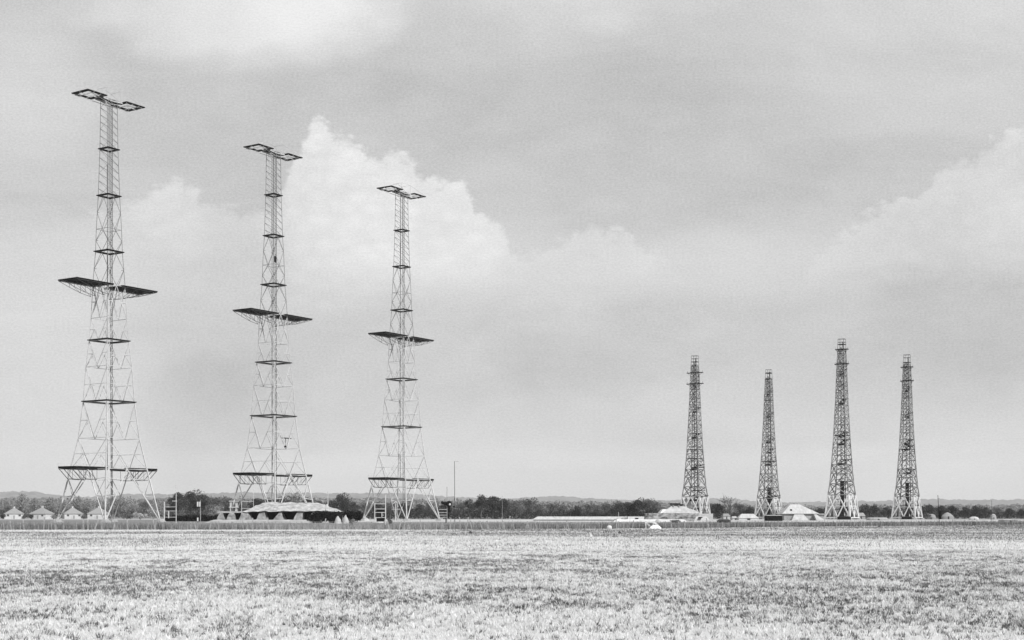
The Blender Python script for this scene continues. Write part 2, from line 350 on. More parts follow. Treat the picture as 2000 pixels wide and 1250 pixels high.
    # cantilever arms: low, middle (solid decks over trusses) and top (open frames)
    for z, u1, u2, w, style in ((12.95, 3.2, 12.6, 3.4, 'low'), (58.15, 1.4, 12.6, 3.5, 'mid'), (103.9, 3.0, 9.0, 2.95, 'top')):
        for s in (-1, 1):
            X = lambda u, s=s: s * u
            arm = MB()
            if style == 'top':
                for i in range(1, 3): u = u1 + (u2 - u1) * i / 3; arm.bar((X(u), -w, z + .02), (X(u), w, z + .02), .12)
                arm.bar((X(u1), 0, z + .02), (X(u2), 0, z + .02), .14); arm.bar((X(u1), -w, z - .02), (X(u2), w, z - .02), .08)
                for v in (-w + .25, w - .25): arm.bar((0, v * .35, z - .9), (X(u2 - .8), v, z - .1), .12); arm.bar((0, v * .45, z - .1), (X(u1), v * .5, z), .3)
                a = arm.build('cantilever_arm', 'steel', root)
                d = MB(); e = .95
                d.box(min(X(u1), X(u2)), max(X(u1), X(u2)), -w, -w + e, z + .1, z + .3); d.box(min(X(u1), X(u2)), max(X(u1), X(u2)), w - e, w, z + .1, z + .3)
                for q in (u1, u2 - e): d.box(min(X(q), X(q + e)), max(X(q), X(q + e)), -w + e, w - e, z + .1, z + .3)
                d.box(min(X(.2), X(u1)), max(X(.2), X(u1)), -1.1, 1.1, z + .1, z + .3)
                d.build('deck', 'planks', a)
                d = MB()
                for v in (-w, w): d.bar((X(u2), v, z + .3), (X(2.2), v * .6, z + 2.6), .08); d.bar((X(2.2), v * .6, z + 2.6), (0, v * .45, z + 2.9), .08); d.bar((X(2.2), v * .6, z + .2), (X(2.2), v * .6, z + 2.6), .07)
                d.bar((X(2.2), -w * .6, z + 2.6), (X(2.2), w * .6, z + 2.6), .07); d.build('tie_rod', 'steel', a)
            else:
                h = hs(z)
                tz = -2.6
                for v in (-w + .2, -w * .45, w * .45, w - .2):
                    arm.bar((X(u1), v, z - .1), (X(u2), v, z - .1), .14)
                    pts = [(h + .1, tz), (h + (u2 - h) * .33, tz * .8), (h + (u2 - h) * .66, tz * .45), (u2 - .2, -.15)]
                    if style == 'low': pts = [(h, -2.6), (h + (u2 - h) * .55, -2.5), (u2 - .2, -.15)]
                    for (ua, za), (ub, zb) in zip(pts, pts[1:]):
                        arm.bar((X(ua), v, z + za), (X(ub), v, z + zb), .08 if style == 'mid' else .12)
                        arm.bar((X(ua), v, z + za), (X(ua), v, z - .1), .06); arm.bar((X(ua), v, z + za), (X(ub), v, z - .1), .05)
                for u, t in ((u1 + 1, 0), ((u1 + u2) / 2, 0), (u2 - .3, 0)): arm.bar((X(u), -w, z - .1), (X(u), w, z - .1), .12)
                a = arm.build('cantilever_arm', 'darksteel', root)
                d = MB(); n = 9; x0, x1 = sorted((X(u1), X(u2)))
                if style == 'mid':
                    d.box(x0, x1, .1 if 0 else -w, w, z + .05, z + .27)
                    d.v = [(x, y, zz) for x, y, zz in d.v]
                else:
                    d.box(x0, x1, -w, -w + 1.6, z + .02, z + .52); d.box(x0, x1, w - 1.6, w, z + .02, z + .52); q = sorted((X(u2), X(u2 - 1.6))); d.box(q[0], q[1], -w + 1.6, w - 1.6, z + .02, z + .52)
                d.build('deck', 'planks', a)
                d = MB()
                for v in (-w, w):
                    for i in range(6): u = u1 + (u2 - u1) * i / 5; d.bar((X(u), v, z + .3), (X(u), v, z + 1.2), .035)
                    d.bar((X(u1), v, z + 1.2), (X(u2), v, z + 1.2), .04)
                d.build('handrail', 'steel', a)
    return root
T_POS = [(-99.47, 341.2), (-67.3, 390.1), (-35.0, 438.5)]
t1 = build_steel_tower((T_POS[0][0], T_POS[0][1], 0))
G = 'tall steel aerial towers in a row'
towers = [t1] + [copy_tree(t1) for _ in range(2)]
for o, (x, y), lb in zip(towers, T_POS, ('tallest looking steel lattice tower with paired cantilever decks, nearest bungalows at far left',
    'steel lattice tower with paired cantilever decks rising behind the turfed flat-topped bunker', 'steel lattice tower with cantilever decks nearest the thin bare mast, smallest looking of its row')):
    o.location = (x, y, 0); tag(o, lb, 'tower', G)
m = MB(); m.tube([(.9, .2, 73.2), (.9, .2, 73.7), (.9, .2, 74.6), (.9, .2, 75.0)], [.15, .42, .42, .2], 8); m.build('hoist_bucket', 'dark', towers[1])
m = MB(); m.box(3.6, 6.6, -.8, .3, 23.6, 23.8); m.box(4.6, 5.4, -.5, .2, 20.9, 21.5); m.bar((5, 0, 21.5), (5, 0, 23.7), .12); m.build('work_cradle', 'darktimber', towers[1])

# ------------------------------------------------------------------ timber receiver towers
HZ = [0, 10, 15.7, 31.5, 48.5, 63, 70, 73]; HS_ = [10.6, 8.5, 7.1, 5.25, 3.9, 3.1, 2.5, 2.3]
def ts(z): return float(np.interp(z, HZ, HS_)) / 2
def build_timber_tower(loc, label, wides, thins, decks, shaft, boxes, seed):
    r_ = random.Random(seed)
    root = empty('timber_tower', loc, TH); tag(root, label, 'tower', 'timber receiver towers')
    lg = lambda q, z: Vector((q[0] * ts(z), q[1] * ts(z), z))
    zs = [.8, 10.0, 14.5, 18.6, 22.4, 26, 29.4, 32.6, 35.6, 38.5, 41.3, 44, 46.6, 49.1, 51.5, 53.8, 56, 58.1, 60.1, 62, 63.9, 65.7, 67.4, 69]
    for q in QUAD:
        m = MB()
        m.bar(lg(q, 0), lg(q, 10), .5); m.build('base_leg', 'paletimber', root); m = MB()
        for a, b in zip(zs[1:], zs[2:] + [72]): m.bar(lg(q, a), lg(q, b), .42 - .0038 * a)
        m.build('leg', 'timber', root)
        m = MB(); p = lg(q, 0); m.frustum((p.x-.9, p.x+.9, p.y-.9, p.y+.9), 0, (p.x-.5, p.x+.5, p.y-.5, p.y+.5), .5); m.build('footing', 'concrete', root)
    for k in range(4):
        a, b = QUAD[k], QUAD[(k + 1) % 4]; m = MB(); L = lambda z: lg(a, z); Rr = lambda z: lg(b, z); mid = lambda z: (L(z) + Rr(z)) / 2
        for i, z in enumerate(zs[1:]): m.bar(L(z), Rr(z), .26 if z < 20 else .17)
        fr_ = MB(); fr_.bar(L(.8), Rr(.8), .4)
        for i, (z0, z1) in enumerate(zip(zs, zs[1:])):
            w = .46 if i < 1 else (.30 if i < 4 else .19)
            if i == 0:
                m, keep_ = fr_, m
                m.bar(L(z0), L(z1).lerp(mid(z1), 1.), w); m.bar(Rr(z0), mid(z1), w); m.bar(mid(z0), L(z1), w); m.bar(mid(z0), Rr(z1), w); m.bar(L(5.4), Rr(5.4), .22); m.build('base_frame', 'paletimber', root); m = keep_
            elif i < 2 or i % 2 == 1: m.bar(L(z0), Rr(z1), w); m.bar(Rr(z0), L(z1), w)
            else:
                m.bar(L(z0), mid(z1), w); m.bar(Rr(z0), mid(z1), w); m.bar(L(z1), mid(z1), w)
            if i > 2:
                zz = (z0 + z1) / 2; m.bar(L(zz), L(zz).lerp(Rr(zz), .3), .12); m.bar(Rr(zz), Rr(zz).lerp(L(zz), .3), .12)
        m.build('side_bracing', 'timber', root)
    m = MB(); m.bar((-ts(10) * .3, -ts(10) * .5, 0), (-.35, -.55, 72), .28); m.bar((.5, .5, 0), (.3, .5, 70), .2)
    for i in range(2, 35):
        z = i * 2; h = ts(z); m.bar((-h * .8, -h * .4, z), (h * .3, h * .5, z), .14); m.bar((-.6, -.6, z), (.5, .5, z + 2), .12)
        if r_.random() < .5: m.bar((-h, -h, z), (h * .5, -h, z), .22); m.bar((-h, h * .3, z), (-h, -h, z + 1.), .2)
    m.build('ladder', 'darktimber', root)
    m = MB()
    for s in (1.8, 2.6): h = s / 2 if s == 1.8 else ts(70); z = 73.2 if s == 1.8 else 71
    h = ts(72)
    for a_, b_ in zip(QUAD, QUAD[1:] + QUAD[:1]):
        for z in (71.8, 73.1): m.bar((a_[0]*h, a_[1]*h, z), (b_[0]*h, b_[1]*h, z), .12)
        m.bar((a_[0]*h, a_[1]*h, 71.4), (a_[0]*h, a_[1]*h, 73.1), .1)
    m.build('top_rail', 'darktimber', root)
    for z, e in wides:
        m = MB(); h = ts(z); m.box(-h - .2, h + .2, -h - .2, h + .2, z, z + .3)
        for s in (-1, 1):
            m.box(s * .5 - .35, s * .5 + .35, -h - e, -h - .2, z, z + .25); m.box(s * .5 - .35, s * .5 + .35, h + .2, h + e, z, z + .25)
        for v in (-1, 1): m.bar((0, v * (h + e), z + .1), (0, v * h, z - 1.4), .1); m.bar((0, v * (h + e - .1), z + .1), (0, v * (h + e - .1), z + 1), .08)
        m.build('aerial_platform', 'darktimber', root)
    for z in thins: ring_mesh(z, ts(z) + .12, .6, .2).build('ring_platform', 'darktimber', root)
    for z, f in decks: m = MB(); h = ts(z); m.box(-h * f, h * f, -h * .92, h * .1, z, z + .35); m.build('deck', 'darktimber', root)
    if shaft: m = MB(); m.box(-.2, 1.1, -.65, .65, 1.0, shaft); m.build('lift_shaft', 'darktimber', root)
    for z in boxes:
        m = MB(); h = ts(z); m.box(-h * .55, h * .15, -h * .5, h * .35, z, z + .9 ); m.bar((-h, -h, z + 1.8), (h * .6, -h * .2, z + .6), .3); m.bar((h, -h, z + 2.6), (-h * .4, h * .2, z + 1.2), .3); m.box(-h * .2, h * .35, -h * .8, -h * .2, z + 1.6, z + 2.5); m.bar((-h, 0, z + 2.4), (h, 0, z + 2.3), .16); m.build('junction_box', 'darktimber', root)
    return root
build_timber_tower((81.9, 619, 0), 'dark timber lattice tower with two wide top platforms standing behind the camouflaged mound', [(60.5, 2.3), (65.4, 2.3)], [70.3, 31, 27], [(26.9, .95), (23, .8), (12.6, .8)], None, [59, 47.5, 36, 22, 8], 1)
build_timber_tower((125.9, 678, 0), 'shortest looking timber lattice tower without wide platforms, next to the black shed', [], [71.2, 68.4, 58, 28], [(15, .8)], 15, [60.5, 49.5, 37, 32, 26, 9], 2)
build_timber_tower((133.6, 560, 0), 'tallest looking timber lattice tower just right of the hipped white building', [(62.9, 1.3), (68.8, 1.3)], [70.8, 34], [(15.3, .6)], 15.3, [58.5, 46.5, 33.2, 30, 22], 3)
build_timber_tower((175.7, 615, 0), 'rightmost of the four timber lattice towers, right of the low rounded hut', [(61.4, 1.3), (67.5, 1.3)], [69.6, 31], [(15.8, .7)], 15.8, [56.5, 45, 33, 30.5, 20], 4)

# ------------------------------------------------------------------ trees
def crown_tris(r_, h, w, n, size, base=.25):
    """leafy or twiggy clump faces spread through several lobes of a crown"""
    g = np.random.default_rng(r_)
    k = 9; c = np.empty((k, 3)); rad = np.empty(k)
    for i in range(k):
        a = g.random() * 6.28; q = g.random() ** .6
        c[i] = (math.cos(a) * q * w * .33, math.sin(a) * q * w * .33, h * (base + .16 + (.80 - base - .1) * g.random())); rad[i] = w * g.uniform(.17, .3)
    c[0] = (0, 0, h * .82); rad[0] = h * .17
    j = g.integers(0, k, n); d = g.normal(size=(n, 3)); d /= np.linalg.norm(d, axis=1)[:, None]
    p = c[j] + d * (rad[j] * (g.random(n) ** .4))[:, None] * np.array([1, 1, .8])
    p[:, 2] = np.clip(p[:, 2], h * .06, None)
    t = g.normal(size=(n, 3, 3)) * size * g.uniform(.5, 1.3, (n, 1, 1))
    return p[:, None, :] + t, c
def tree(h, w, mat, seed, n=1500, size=.20, base=.2, bare=False):
    root = empty('tree', (0, 0, 0)); V, c = crown_tris(seed, h, w, n, size, base)
    m = MB(); m.tube([(0, 0, 0), (.05, 0, h * .3), (0, .1, h * .8)], [.035 * h, .025 * h, .006 * h], 6)
    for q in c: m.tube([(0, 0, h * .25), (q[0] * .5, q[1] * .5, h * .25 + (q[2] - h * .25) * .6), (q[0], q[1], q[2])], [.015 * h, .01 * h, .004 * h], 4)
    if bare:
        g = random.Random(seed)
        for q in c:
            for _ in range(14):
                e = Vector(q) + Vector((g.gauss(0, 1), g.gauss(0, 1), abs(g.gauss(0, 1)))) * w * .16; m.bar(q, e, .05)
    m.build('trunk', 'bark', root); tri_mesh('crown', V, mat, parent=root)
    return root
protos = [(tree(10, 9, 'leafdark', 1, 3200, .22), 10, 'dark rounded'), (tree(10, 11, 'leafdark', 2, 3000, .22), 10, 'broad dark'), (tree(10, 7.5, 'leafdark', 3, 2500, .2), 10, 'dark narrow'),
          (tree(10, 9.5, 'leafmid', 4, 2000, .2), 10, 'thin loose'), (tree(10, 8, 'leafpale', 5, 1600, .2, .1), 10, 'pale'), (tree(10, 10, 'leafmid', 6, 350, .16, .35, True), 10, 'bare branching'),
          (tree(10, 10, 'leafhaze', 7, 1500, .2), 10, 'pale twiggy'), (tree(10, 8, 'leafhaze', 8, 1200, .2), 10, 'slender hazy')]
used = set()
GT = 'trees in the line behind the station'
spots = []
def row(D, lst, kinds=None):
    for p, y in lst: spots.append((p, y, D + rnd.uniform(-25, 25)))
row(980, [(-20, 975), (14, 979), (42, 966), (68, 975), (98, 973), (124, 979), (150, 970), (172, 978), (205, 984), (232, 973), (258, 984), (284, 981), (306, 983), (326, 976)])
row(760, [(348, 964), (372, 962), (397, 968), (422, 973), (446, 974), (468, 979), (500, 975), (524, 974), (548, 973), (574, 968), (598, 974), (622, 980), (646, 979), (664, 968), (690, 982)])
row(640, [(714, 984), (738, 983), (762, 983), (790, 984), (818, 986), (842, 985), (866, 986), (896, 986), (917, 976), (940, 968), (962, 971), (984, 976), (1008, 979), (1030, 976), (1052, 986), (1076, 985), (1100, 988), (1126, 990),
          (1148, 986), (1168, 989), (1186, 985), (1208, 985), (1226, 982), (1246, 978), (1264, 976), (1279, 981)])
row(720, [(1368, 991), (1388, 985), (1402, 985), (1426, 976), (1446, 986), (1464, 992), (1484, 993), (1520, 993), (1545, 995), (1602, 994), (1618, 990), (1650, 991), (1692, 987), (1708, 988), (1730, 992), (1752, 990), (1776, 991), (1800, 990),
          (1816, 987), (1838, 989), (1860, 989), (1884, 992), (1904, 990), (1926, 992), (1948, 993), (1972, 994), (1994, 996), (2020, 994)])
LM = [(-100, 'the left edge'), (100, 'the second bungalow'), (335, 'the railed pole'), (470, 'the platform box'), (640, 'the bunker roof'), (700, 'the third steel tower'),
      (888, 'the thin bare mast'), (1040, 'the long low roof end'), (1160, 'the long low roof middle'), (1360, 'the first timber tower'), (1500, 'the second timber tower'), (1645, 'the third timber tower'), (1770, 'the last timber tower'), (1833, 'the tall thin pole')]
ORD = ['first', 'second', 'third', 'fourth', 'fifth', 'sixth', 'seventh', 'eighth', 'ninth', 'tenth', 'eleventh', 'twelfth', 'thirteenth', 'fourteenth', 'fifteenth']
cnt = {}
for i, (p, y, D) in enumerate(spots):
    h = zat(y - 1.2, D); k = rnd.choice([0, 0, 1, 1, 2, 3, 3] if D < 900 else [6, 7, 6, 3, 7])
    if 1030 < p < 1130 and rnd.random() < .4: k = 3
    if abs(p - 1426) < 3: k = 5
    if p in (232, 574): k = 5
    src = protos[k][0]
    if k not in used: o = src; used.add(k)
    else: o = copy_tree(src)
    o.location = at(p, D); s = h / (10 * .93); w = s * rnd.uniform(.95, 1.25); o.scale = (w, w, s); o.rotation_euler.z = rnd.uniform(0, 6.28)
    lm = [l for l in LM if l[0] <= p or l is LM[0]][-1]; c = cnt.get(lm, 0); cnt[lm] = c + 1
    tag(o, f'{protos[k][2]} tree, {ORD[c]} in the tree line right from {lm[1]}', 'tree', GT)
for k in range(8):
    if k not in used:
        for c in kids(protos[k][0]): bpy.data.objects.remove(c)
        bpy.data.objects.remove(protos[k][0])
def thicket(name, segs, mat, n, size, seed):
    """hedge or scrub that reads as one mass; segs = (px0, px1, D, py_top, depth)"""
    g = np.random.default_rng(seed); out = []
    for p0, p1, D, y0, dp in segs:
        m_ = int(n * (p1 - p0)); p = g.uniform(p0, p1, m_); d = D + g.uniform(0, dp, m_); top = zat(y0, D)
        topn = top * (.55 + .75 * fbm(p / 11., d / 30., seed, 3))
        z = topn * g.random(m_) ** .75
        c = np.stack([(p - 1000) / F * d, d, z], 1); out.append(c[:, None, :] + g.normal(size=(m_, 3, 3)) * size * g.uniform(.5, 1.3, (m_, 1, 1)))
    V = np.concatenate(out); V[:, :, 2] = np.clip(V[:, :, 2], .01, None)
    return tri_mesh(name, V, mat)
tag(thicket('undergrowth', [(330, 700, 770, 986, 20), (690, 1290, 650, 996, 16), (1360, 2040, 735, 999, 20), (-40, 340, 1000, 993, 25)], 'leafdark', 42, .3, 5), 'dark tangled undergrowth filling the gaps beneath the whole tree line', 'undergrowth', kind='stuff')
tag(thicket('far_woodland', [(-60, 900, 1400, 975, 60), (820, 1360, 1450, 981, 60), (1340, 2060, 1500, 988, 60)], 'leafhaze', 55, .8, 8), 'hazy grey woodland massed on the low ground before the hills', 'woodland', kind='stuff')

# shrubs nearer than the tree line
def shrub(px, D, ytop, wpx, mat, seed, label, n=700, size=.11, group=None, name='shrub'):
    g = np.random.default_rng(seed); h = zat(ytop, D); w = wpx / F * D / 2
    k = 6; c = np.stack([g.uniform(-.5, .5, k) * w, g.uniform(-.5, .5, k) * w, g.uniform(.3, .7, k) * h], 1); j = g.integers(0, k, n)
    d = g.normal(size=(n, 3)); d /= np.linalg.norm(d, axis=1)[:, None]; p = c[j] + d * (g.random(n) ** .45)[:, None] * np.array([w * .55, w * .55, h * .33])
    V = p[:, None, :] + g.normal(size=(n, 3, 3)) * size * g.uniform(.5, 1.3, (n, 1, 1)); V[:, :, 2] = np.clip(V[:, :, 2], .01, None)
    root = empty(name, at(px, D)); tri_mesh('foliage', V, mat, parent=root)
    m = MB(); [m.tube([(0, 0, 0), (q[0] * .5, q[1] * .5, q[2] * .6), tuple(q)], [.05, .035, .015], 4) for q in c]; m.build('stem', 'bark', root)
    return tag(root, label, 'bush', group)
GB = 'dark bushes beside the bunker'
for i, (p, y, w, lb) in enumerate(((612, 1000, 16, 'dark bush against the right end of the bunker front'), (628, 998, 22, 'broad dark bush just right of the bunker front'), (644, 1001, 16, 'dark bush between the broad bush and the pale heaps'),
        (654, 1001, 13, 'small dark bush behind the left pale heap'), (683, 998, 16, 'tall black bush right of the two pale heaps'), (697, 999, 15, 'black bush beside the left foot of the third steel tower'))):
    shrub(p, 300 + i % 2 * 6, y - 1, w * 1.7, 'evergreen', 40 + i, lb, 2600, .13, GB)
for i, (p, y, w, D, mt, lb) in enumerate(((300, 989, 30, 520, 'leafpale', 'pale blossoming bush seen through the right leg of the first steel tower'), (420, 983, 32, 480, 'leafpale', 'pale grey rounded bush left of the platform box'), (440, 979, 20, 500, 'leafdark', 'dark upright bush behind the platform box'),
        (356, 998, 26, 470, 'leafmid', 'grey bush right of the railed pole'), (378, 1000, 24, 470, 'leafdark', 'dark bush behind the twin-insulator pole'), (274, 1000, 34, 560, 'drygrass', 'low pale scrub left of the blossoming bush'),
        (248, 997, 28, 560, 'leafmid', 'grey scrub bush left of the low pale scrub'), (690, 1014, 15, 200, 'leafpale', 'scraggy pale bush at the fence beside the third steel tower'), (760, 1013, 12, 260, 'leafmid', 'small grey bush at the foot of the lettered railing frame'),
        (1810, 1002, 22, 560, 'leafmid', 'grey bush at the left of the thatched ricks'), (1455, 1006, 20, 640, 'leafmid', 'low grey bush behind the white hut by the second timber tower'), (1320, 1016, 24, 320, 'leafmid', 'low grey bush before the mottled wall'))):
    shrub(p, D, y, w, mt, 60 + i, lb, 900, .0005 * D * .5 + .03)
tag(thicket('hedge', [(322, 452, 385, 1007, 6)], 'evergreen', 130, .18, 15), 'low black clipped-looking hedge running left of the bunker', 'hedge', kind='stuff')

# ------------------------------------------------------------------ rough grass and field grass
def blades(name, X, Y, H, Wd, mat, tone=None, lean=.35, seed=0):
    g = np.random.default_rng(seed); n = len(X); a = g.random(n) * 6.283; z0 = np.zeros(n)
    wx, wy = np.cos(a) * Wd / 2, np.sin(a) * Wd / 2; lx, ly = g.normal(size=n) * H * lean, g.normal(size=n) * H * lean
    V = np.stack([np.stack([X - wx, Y - wy, z0], 1), np.stack([X + wx, Y + wy, z0], 1), np.stack([X + lx, Y + ly, H], 1)], 1)
    return tri_mesh(name, V, mat, attr=tone)
def tone_material(name, lo, hi):
    m = bpy.data.materials.new(name); m.use_nodes = True; t = m.node_tree; b = t.nodes['Principled BSDF']; b.inputs['Roughness'].default_value = .85; b.inputs['Specular IOR Level'].default_value = .2
    a = t.nodes.new('ShaderNodeAttribute'); a.attribute_name = 'tone'; r = t.nodes.new('ShaderNodeValToRGB')
    r.color_ramp.elements[0].color = (lo, lo, lo, 1); r.color_ramp.elements[1].color = (hi, hi, hi, 1); t.links.new(a.outputs['Fac'], r.inputs[0]); t.links.new(r.outputs[0], b.inputs['Base Color'])
    return m
g = np.random.default_rng(3)
def scatter(n, d0, d1, pw=1.):
    d = d0 + (d1 - d0) * g.random(n) ** pw; p = g.uniform(-60, 2060, n); return (p - 1000) / F * d, d, p
def tufts(n, d0, d1, pw, per, pdark, sig):
    """clumps of blades: every clump is either bleached straw or dark living grass"""
    X, Y, P = scatter(n, d0, d1, pw); dark = g.random(n) < pdark(X, Y, P); t0 = np.where(dark, g.uniform(0, .16, n), g.uniform(.76, 1., n))
    s0 = sig(Y) * g.uniform(.5, 1.5, n); r = lambda a: np.repeat(a, per)
    X2 = r(X) + g.normal(size=n * per) * r(s0); Y2 = r(Y) + g.normal(size=n * per) * r(s0) * 1.5
    return X2, Y2, np.clip(r(t0) + g.normal(size=n * per) * .07, 0, 1), r(dark), r(P)
GM = tone_material('stubble_blades', .02, .68)
def pd_near(X, Y, P):
    pt = .40 * fbm(X * 1.1, Y * .55, 21, 3) + .32 * fbm(X * .33, Y * .42, 24, 3) + .28 * fbm(X * .10, Y * .16, 22, 3)
    bandv = np.interp(Y, [16, 19, 22, 27, 36, 43, 48, 66], [.50, .56, .50, .45, .42, .46, .56, .58])
    return np.clip(.27 - (pt - .5) * 2.5 - (bandv - .48) * 1.6, .08, .55)
X, Y, tn, dk, P = tufts(95000, 16.5, 66, .8, 9, pd_near, lambda Y: .010 + .0007 * Y)
tag(blades('field_grass', X, Y, np.where(dk, g.uniform(.035, .085, len(X)), g.uniform(.025, .075, len(X))), .006 + .00028 * Y, GM, tn, .45, 4), 'pale straw and short grass covering the open field in front', 'grass', kind='stuff')
X, Y, P = scatter(420000, 62, 250, .75); fd = np.interp(P, FPX, FDD); k = Y < fd - .3; X, Y, P = X[k], Y[k], P[k]
pt = .3 * fbm(X * 2.4, Y * .25, 41, 2) + .4 * fbm(X * .10, Y * .22, 42, 4) + .3 * fbm(X * .03, Y * .10, 43, 3)
bandv = np.interp(Y, [60, 82, 95, 115, 130, 145, 153, 160, 300], [.60, .60, .55, .52, .47, .50, .60, .46, .46]) - .05 * (P > 900) * (Y > 90) + .22 * (P < 760) * (Y > 140)
tn = np.where(g.random(len(X)) < np.clip(.5 + (pt - .5) * 3.2 + (bandv - .5) * 2.2, .08, .95), g.uniform(.7, 1, len(X)), g.uniform(0, .25, len(X)))
tag(blades('distant_field_grass', X, Y, g.uniform(.03, .13, len(X)), .008 + .00026 * Y, GM, tn, .4, 14), 'short straw and grass tufts over the far half of the field', 'grass', kind='stuff')
X, Y, P = scatter(260000, 150, 300, .9); fd = np.interp(P, FPX, FDD)
rel = Y - fd; k = (rel > .2) & (rel < 60) & (g.random(len(X)) < .35 + .8 * fbm(X * .12, Y * .05, 37, 3)) & (g.random(len(X)) < np.exp(-np.clip(rel - 8, 0, 99) / 20)); X, Y, P, rel = X[k], Y[k], P[k], rel[k]
tn = np.clip(fbm(X * .5, Y * .3, 31, 4) * 1.8 - .45 + .55 * np.exp(-((P - 640) / 230) ** 2) + g.normal(size=len(X)) * .15, 0, 1)
tag(blades('rough_grass', X, Y, g.uniform(.3, .9, len(X)) * (.5 + fbm(X * .3, Y * .3, 33, 3)), .07, tone_material('rough_blades', .05, .26), tn, .3, 6), 'tall unmown rough grass along and behind the fence', 'grass', kind='stuff')

# ------------------------------------------------------------------ fence
fence = empty('fence', at(1000, fenceD(1000))); tag(fence, 'low fence of bleached leaning posts and wires across the whole field edge', 'fence')
FO = at(1000, fenceD(1000))
def fp(px, z=0.): return at(px, fenceD(px), z) - FO
bold = [22, 47, 85, 108, 124, 163, 172, 184, 221, 249, 303, 373, 383, 409, 493, 525, 536, 633, 760, 779, 790, 823, 852, 879, 887, 899, 911, 922, 942, 955, 986, 1034, 1049, 1111, 1204, 1235, 1312, 1338, 1384]
extra = [p for p in np.arange(4, 1990, 17.5) if min(abs(p - b) for b in bold) > 7]
rnd.shuffle(extra); allp = sorted([(b, 1) for b in bold] + [(p + rnd.uniform(-4, 4), 0) for p in extra[:100 - len(bold)]])
for p, bo in allp:
    D = fenceD(p); h = (rnd.uniform(.95, 1.5) if bo else rnd.uniform(.55, 1.15)); w = (.12 if bo else .06)
    a = fp(p); lean = rnd.gauss(0, .14) if not (bo and 930 < p < 1120) else -.28
    m = MB(); m.bar((0, 0, 0), (lean * h, rnd.gauss(0, .05), h), w, w * .9); m.build('post', 'post', fence, a)
m = MB()
for p in np.arange(0, 2000, 6.3):
    if rnd.random() < .4: a = fp(p + rnd.uniform(-3, 3)); a.y += .1; m.bar(a, a + Vector((rnd.gauss(0, .06), 0, rnd.uniform(.5, 1.0))), .06)
tag(m.build('thin_paling', 'post', fence), kind='stuff')
m = MB()
for z in (.35, .65, .95):
    for p in range(-100, 2100, 40): m.bar(fp(p, z), fp(p + 40, z), .02)
m.build('wire', 'wire', fence)

# ------------------------------------------------------------------ buildings
def px2x(p, c, D): return (p - c) / F * D
ROTS = [.1, .45, -.25, .3]
def bungalow(c, D, label, wpx=35, peak=992.5, eave=1003.6, grp='white bungalows at the far left', rot=.2, chim=True):
    root = empty('bungalow', at(c, D), ROTS.pop()); tag(root, label, 'house', grp); w = wpx / F * D / 2; d = w * .85; ze = zat(eave, D); zr = zat(peak, D)
    m = MB(); m.box(-w, w, -d, d, 0, ze); m.build('wall', 'render', root)
    m = MB(); m.frustum((-w - .35, w + .35, -d - .35, d + .35), ze + .003, (-w * .12, w * .12, -.06, .06), zr); r = m.build('roof', 'roof', root)
    if chim: m = MB(); m.box(-.35, .35, .1, .7, zr - .6, zr + .7); m.build('chimney', 'render', r)
    for x in (-.62, .0, .6):
        m = MB(); m.box(x * w - .5, x * w + .5, -d - .04, -d + .02, .75 * ze - .55, .75 * ze + .25) if x else m.box(-.4, .4, -d - .05, -d + .02, 0, 1.7)
        m.build('window' if x else 'door', 'glass' if x else 'roof', root)
bungalow(28, 640, 'white walled bungalow with pyramid roof, leftmost of the four')
bungalow(82, 640, 'white walled bungalow, second from left, just left of the first tower foot', peak=991.5)
bungalow(142, 660, 'white walled bungalow seen just right of the first tower left foot', peak=992)
bungalow(193, 660, 'rightmost of the four white bungalows, behind the first tower legs', peak=991.5, wpx=37)

for i, (p, w, D_, lb) in enumerate(((47, 12, 610, 'small grey bush between the first and second bungalows'), (104, 14, 610, 'small grey bush right of the second bungalow'), (62, 10, 600, 'dark little bush left of the second bungalow wall'), (163, 15, 620, 'low grey bush between the third and fourth bungalows'), (215, 16, 620, 'low grey bush right of the rightmost bungalow'), (6, 12, 600, 'small bush left of the leftmost bungalow'))):
    shrub(p, D_, 1005 - i % 3, w, ('leafmid', 'leafhaze', 'leafdark')[i % 3], 90 + i, lb, 500, .16)
# turfed bunker in front of the second steel tower
D = 330; c = 565; B0 = empty('bunker', at(c, D)); tag(B0, 'long flat-topped turfed bunker with black recesses between pale earth buttresses', 'bunker')
q = lambda p: px2x(p, c, D)
m = MB(); m.frustum((q(476), q(656), -1, 15), 2.62, (q(508), q(612), 2.8, 10), 4.7)
import bmesh
def rough(o, cuts=14, amp=.12, sc=.6):
    bm = bmesh.new(); bm.from_mesh(o.data); bmesh.ops.subdivide_edges(bm, edges=bm.edges, cuts=cuts, use_grid_fill=True)
    for v in bm.verts:
        n_ = mnoise.noise_vector(v.co * sc) * amp; v.co += n_ * (1 if v.co.z > .05 else 0)
    bm.to_mesh(o.data); bm.free(); return o
rough(m.build('turf_roof', 'earth', B0), 24, .30)
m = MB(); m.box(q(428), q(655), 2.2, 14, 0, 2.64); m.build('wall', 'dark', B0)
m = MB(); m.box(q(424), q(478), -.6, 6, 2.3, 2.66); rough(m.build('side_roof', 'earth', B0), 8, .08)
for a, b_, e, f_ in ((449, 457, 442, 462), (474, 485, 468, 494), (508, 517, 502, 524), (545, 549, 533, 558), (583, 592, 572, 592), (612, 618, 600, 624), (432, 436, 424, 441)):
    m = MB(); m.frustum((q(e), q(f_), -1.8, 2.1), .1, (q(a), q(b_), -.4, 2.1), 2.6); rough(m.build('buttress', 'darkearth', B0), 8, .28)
m = MB(); m.frustum((q(415), q(650), -9, 2.1), .0, (q(425), q(640), -5, -1), .62); rough(m.build('grass_bank', 'drygrass', B0), 20, .12)
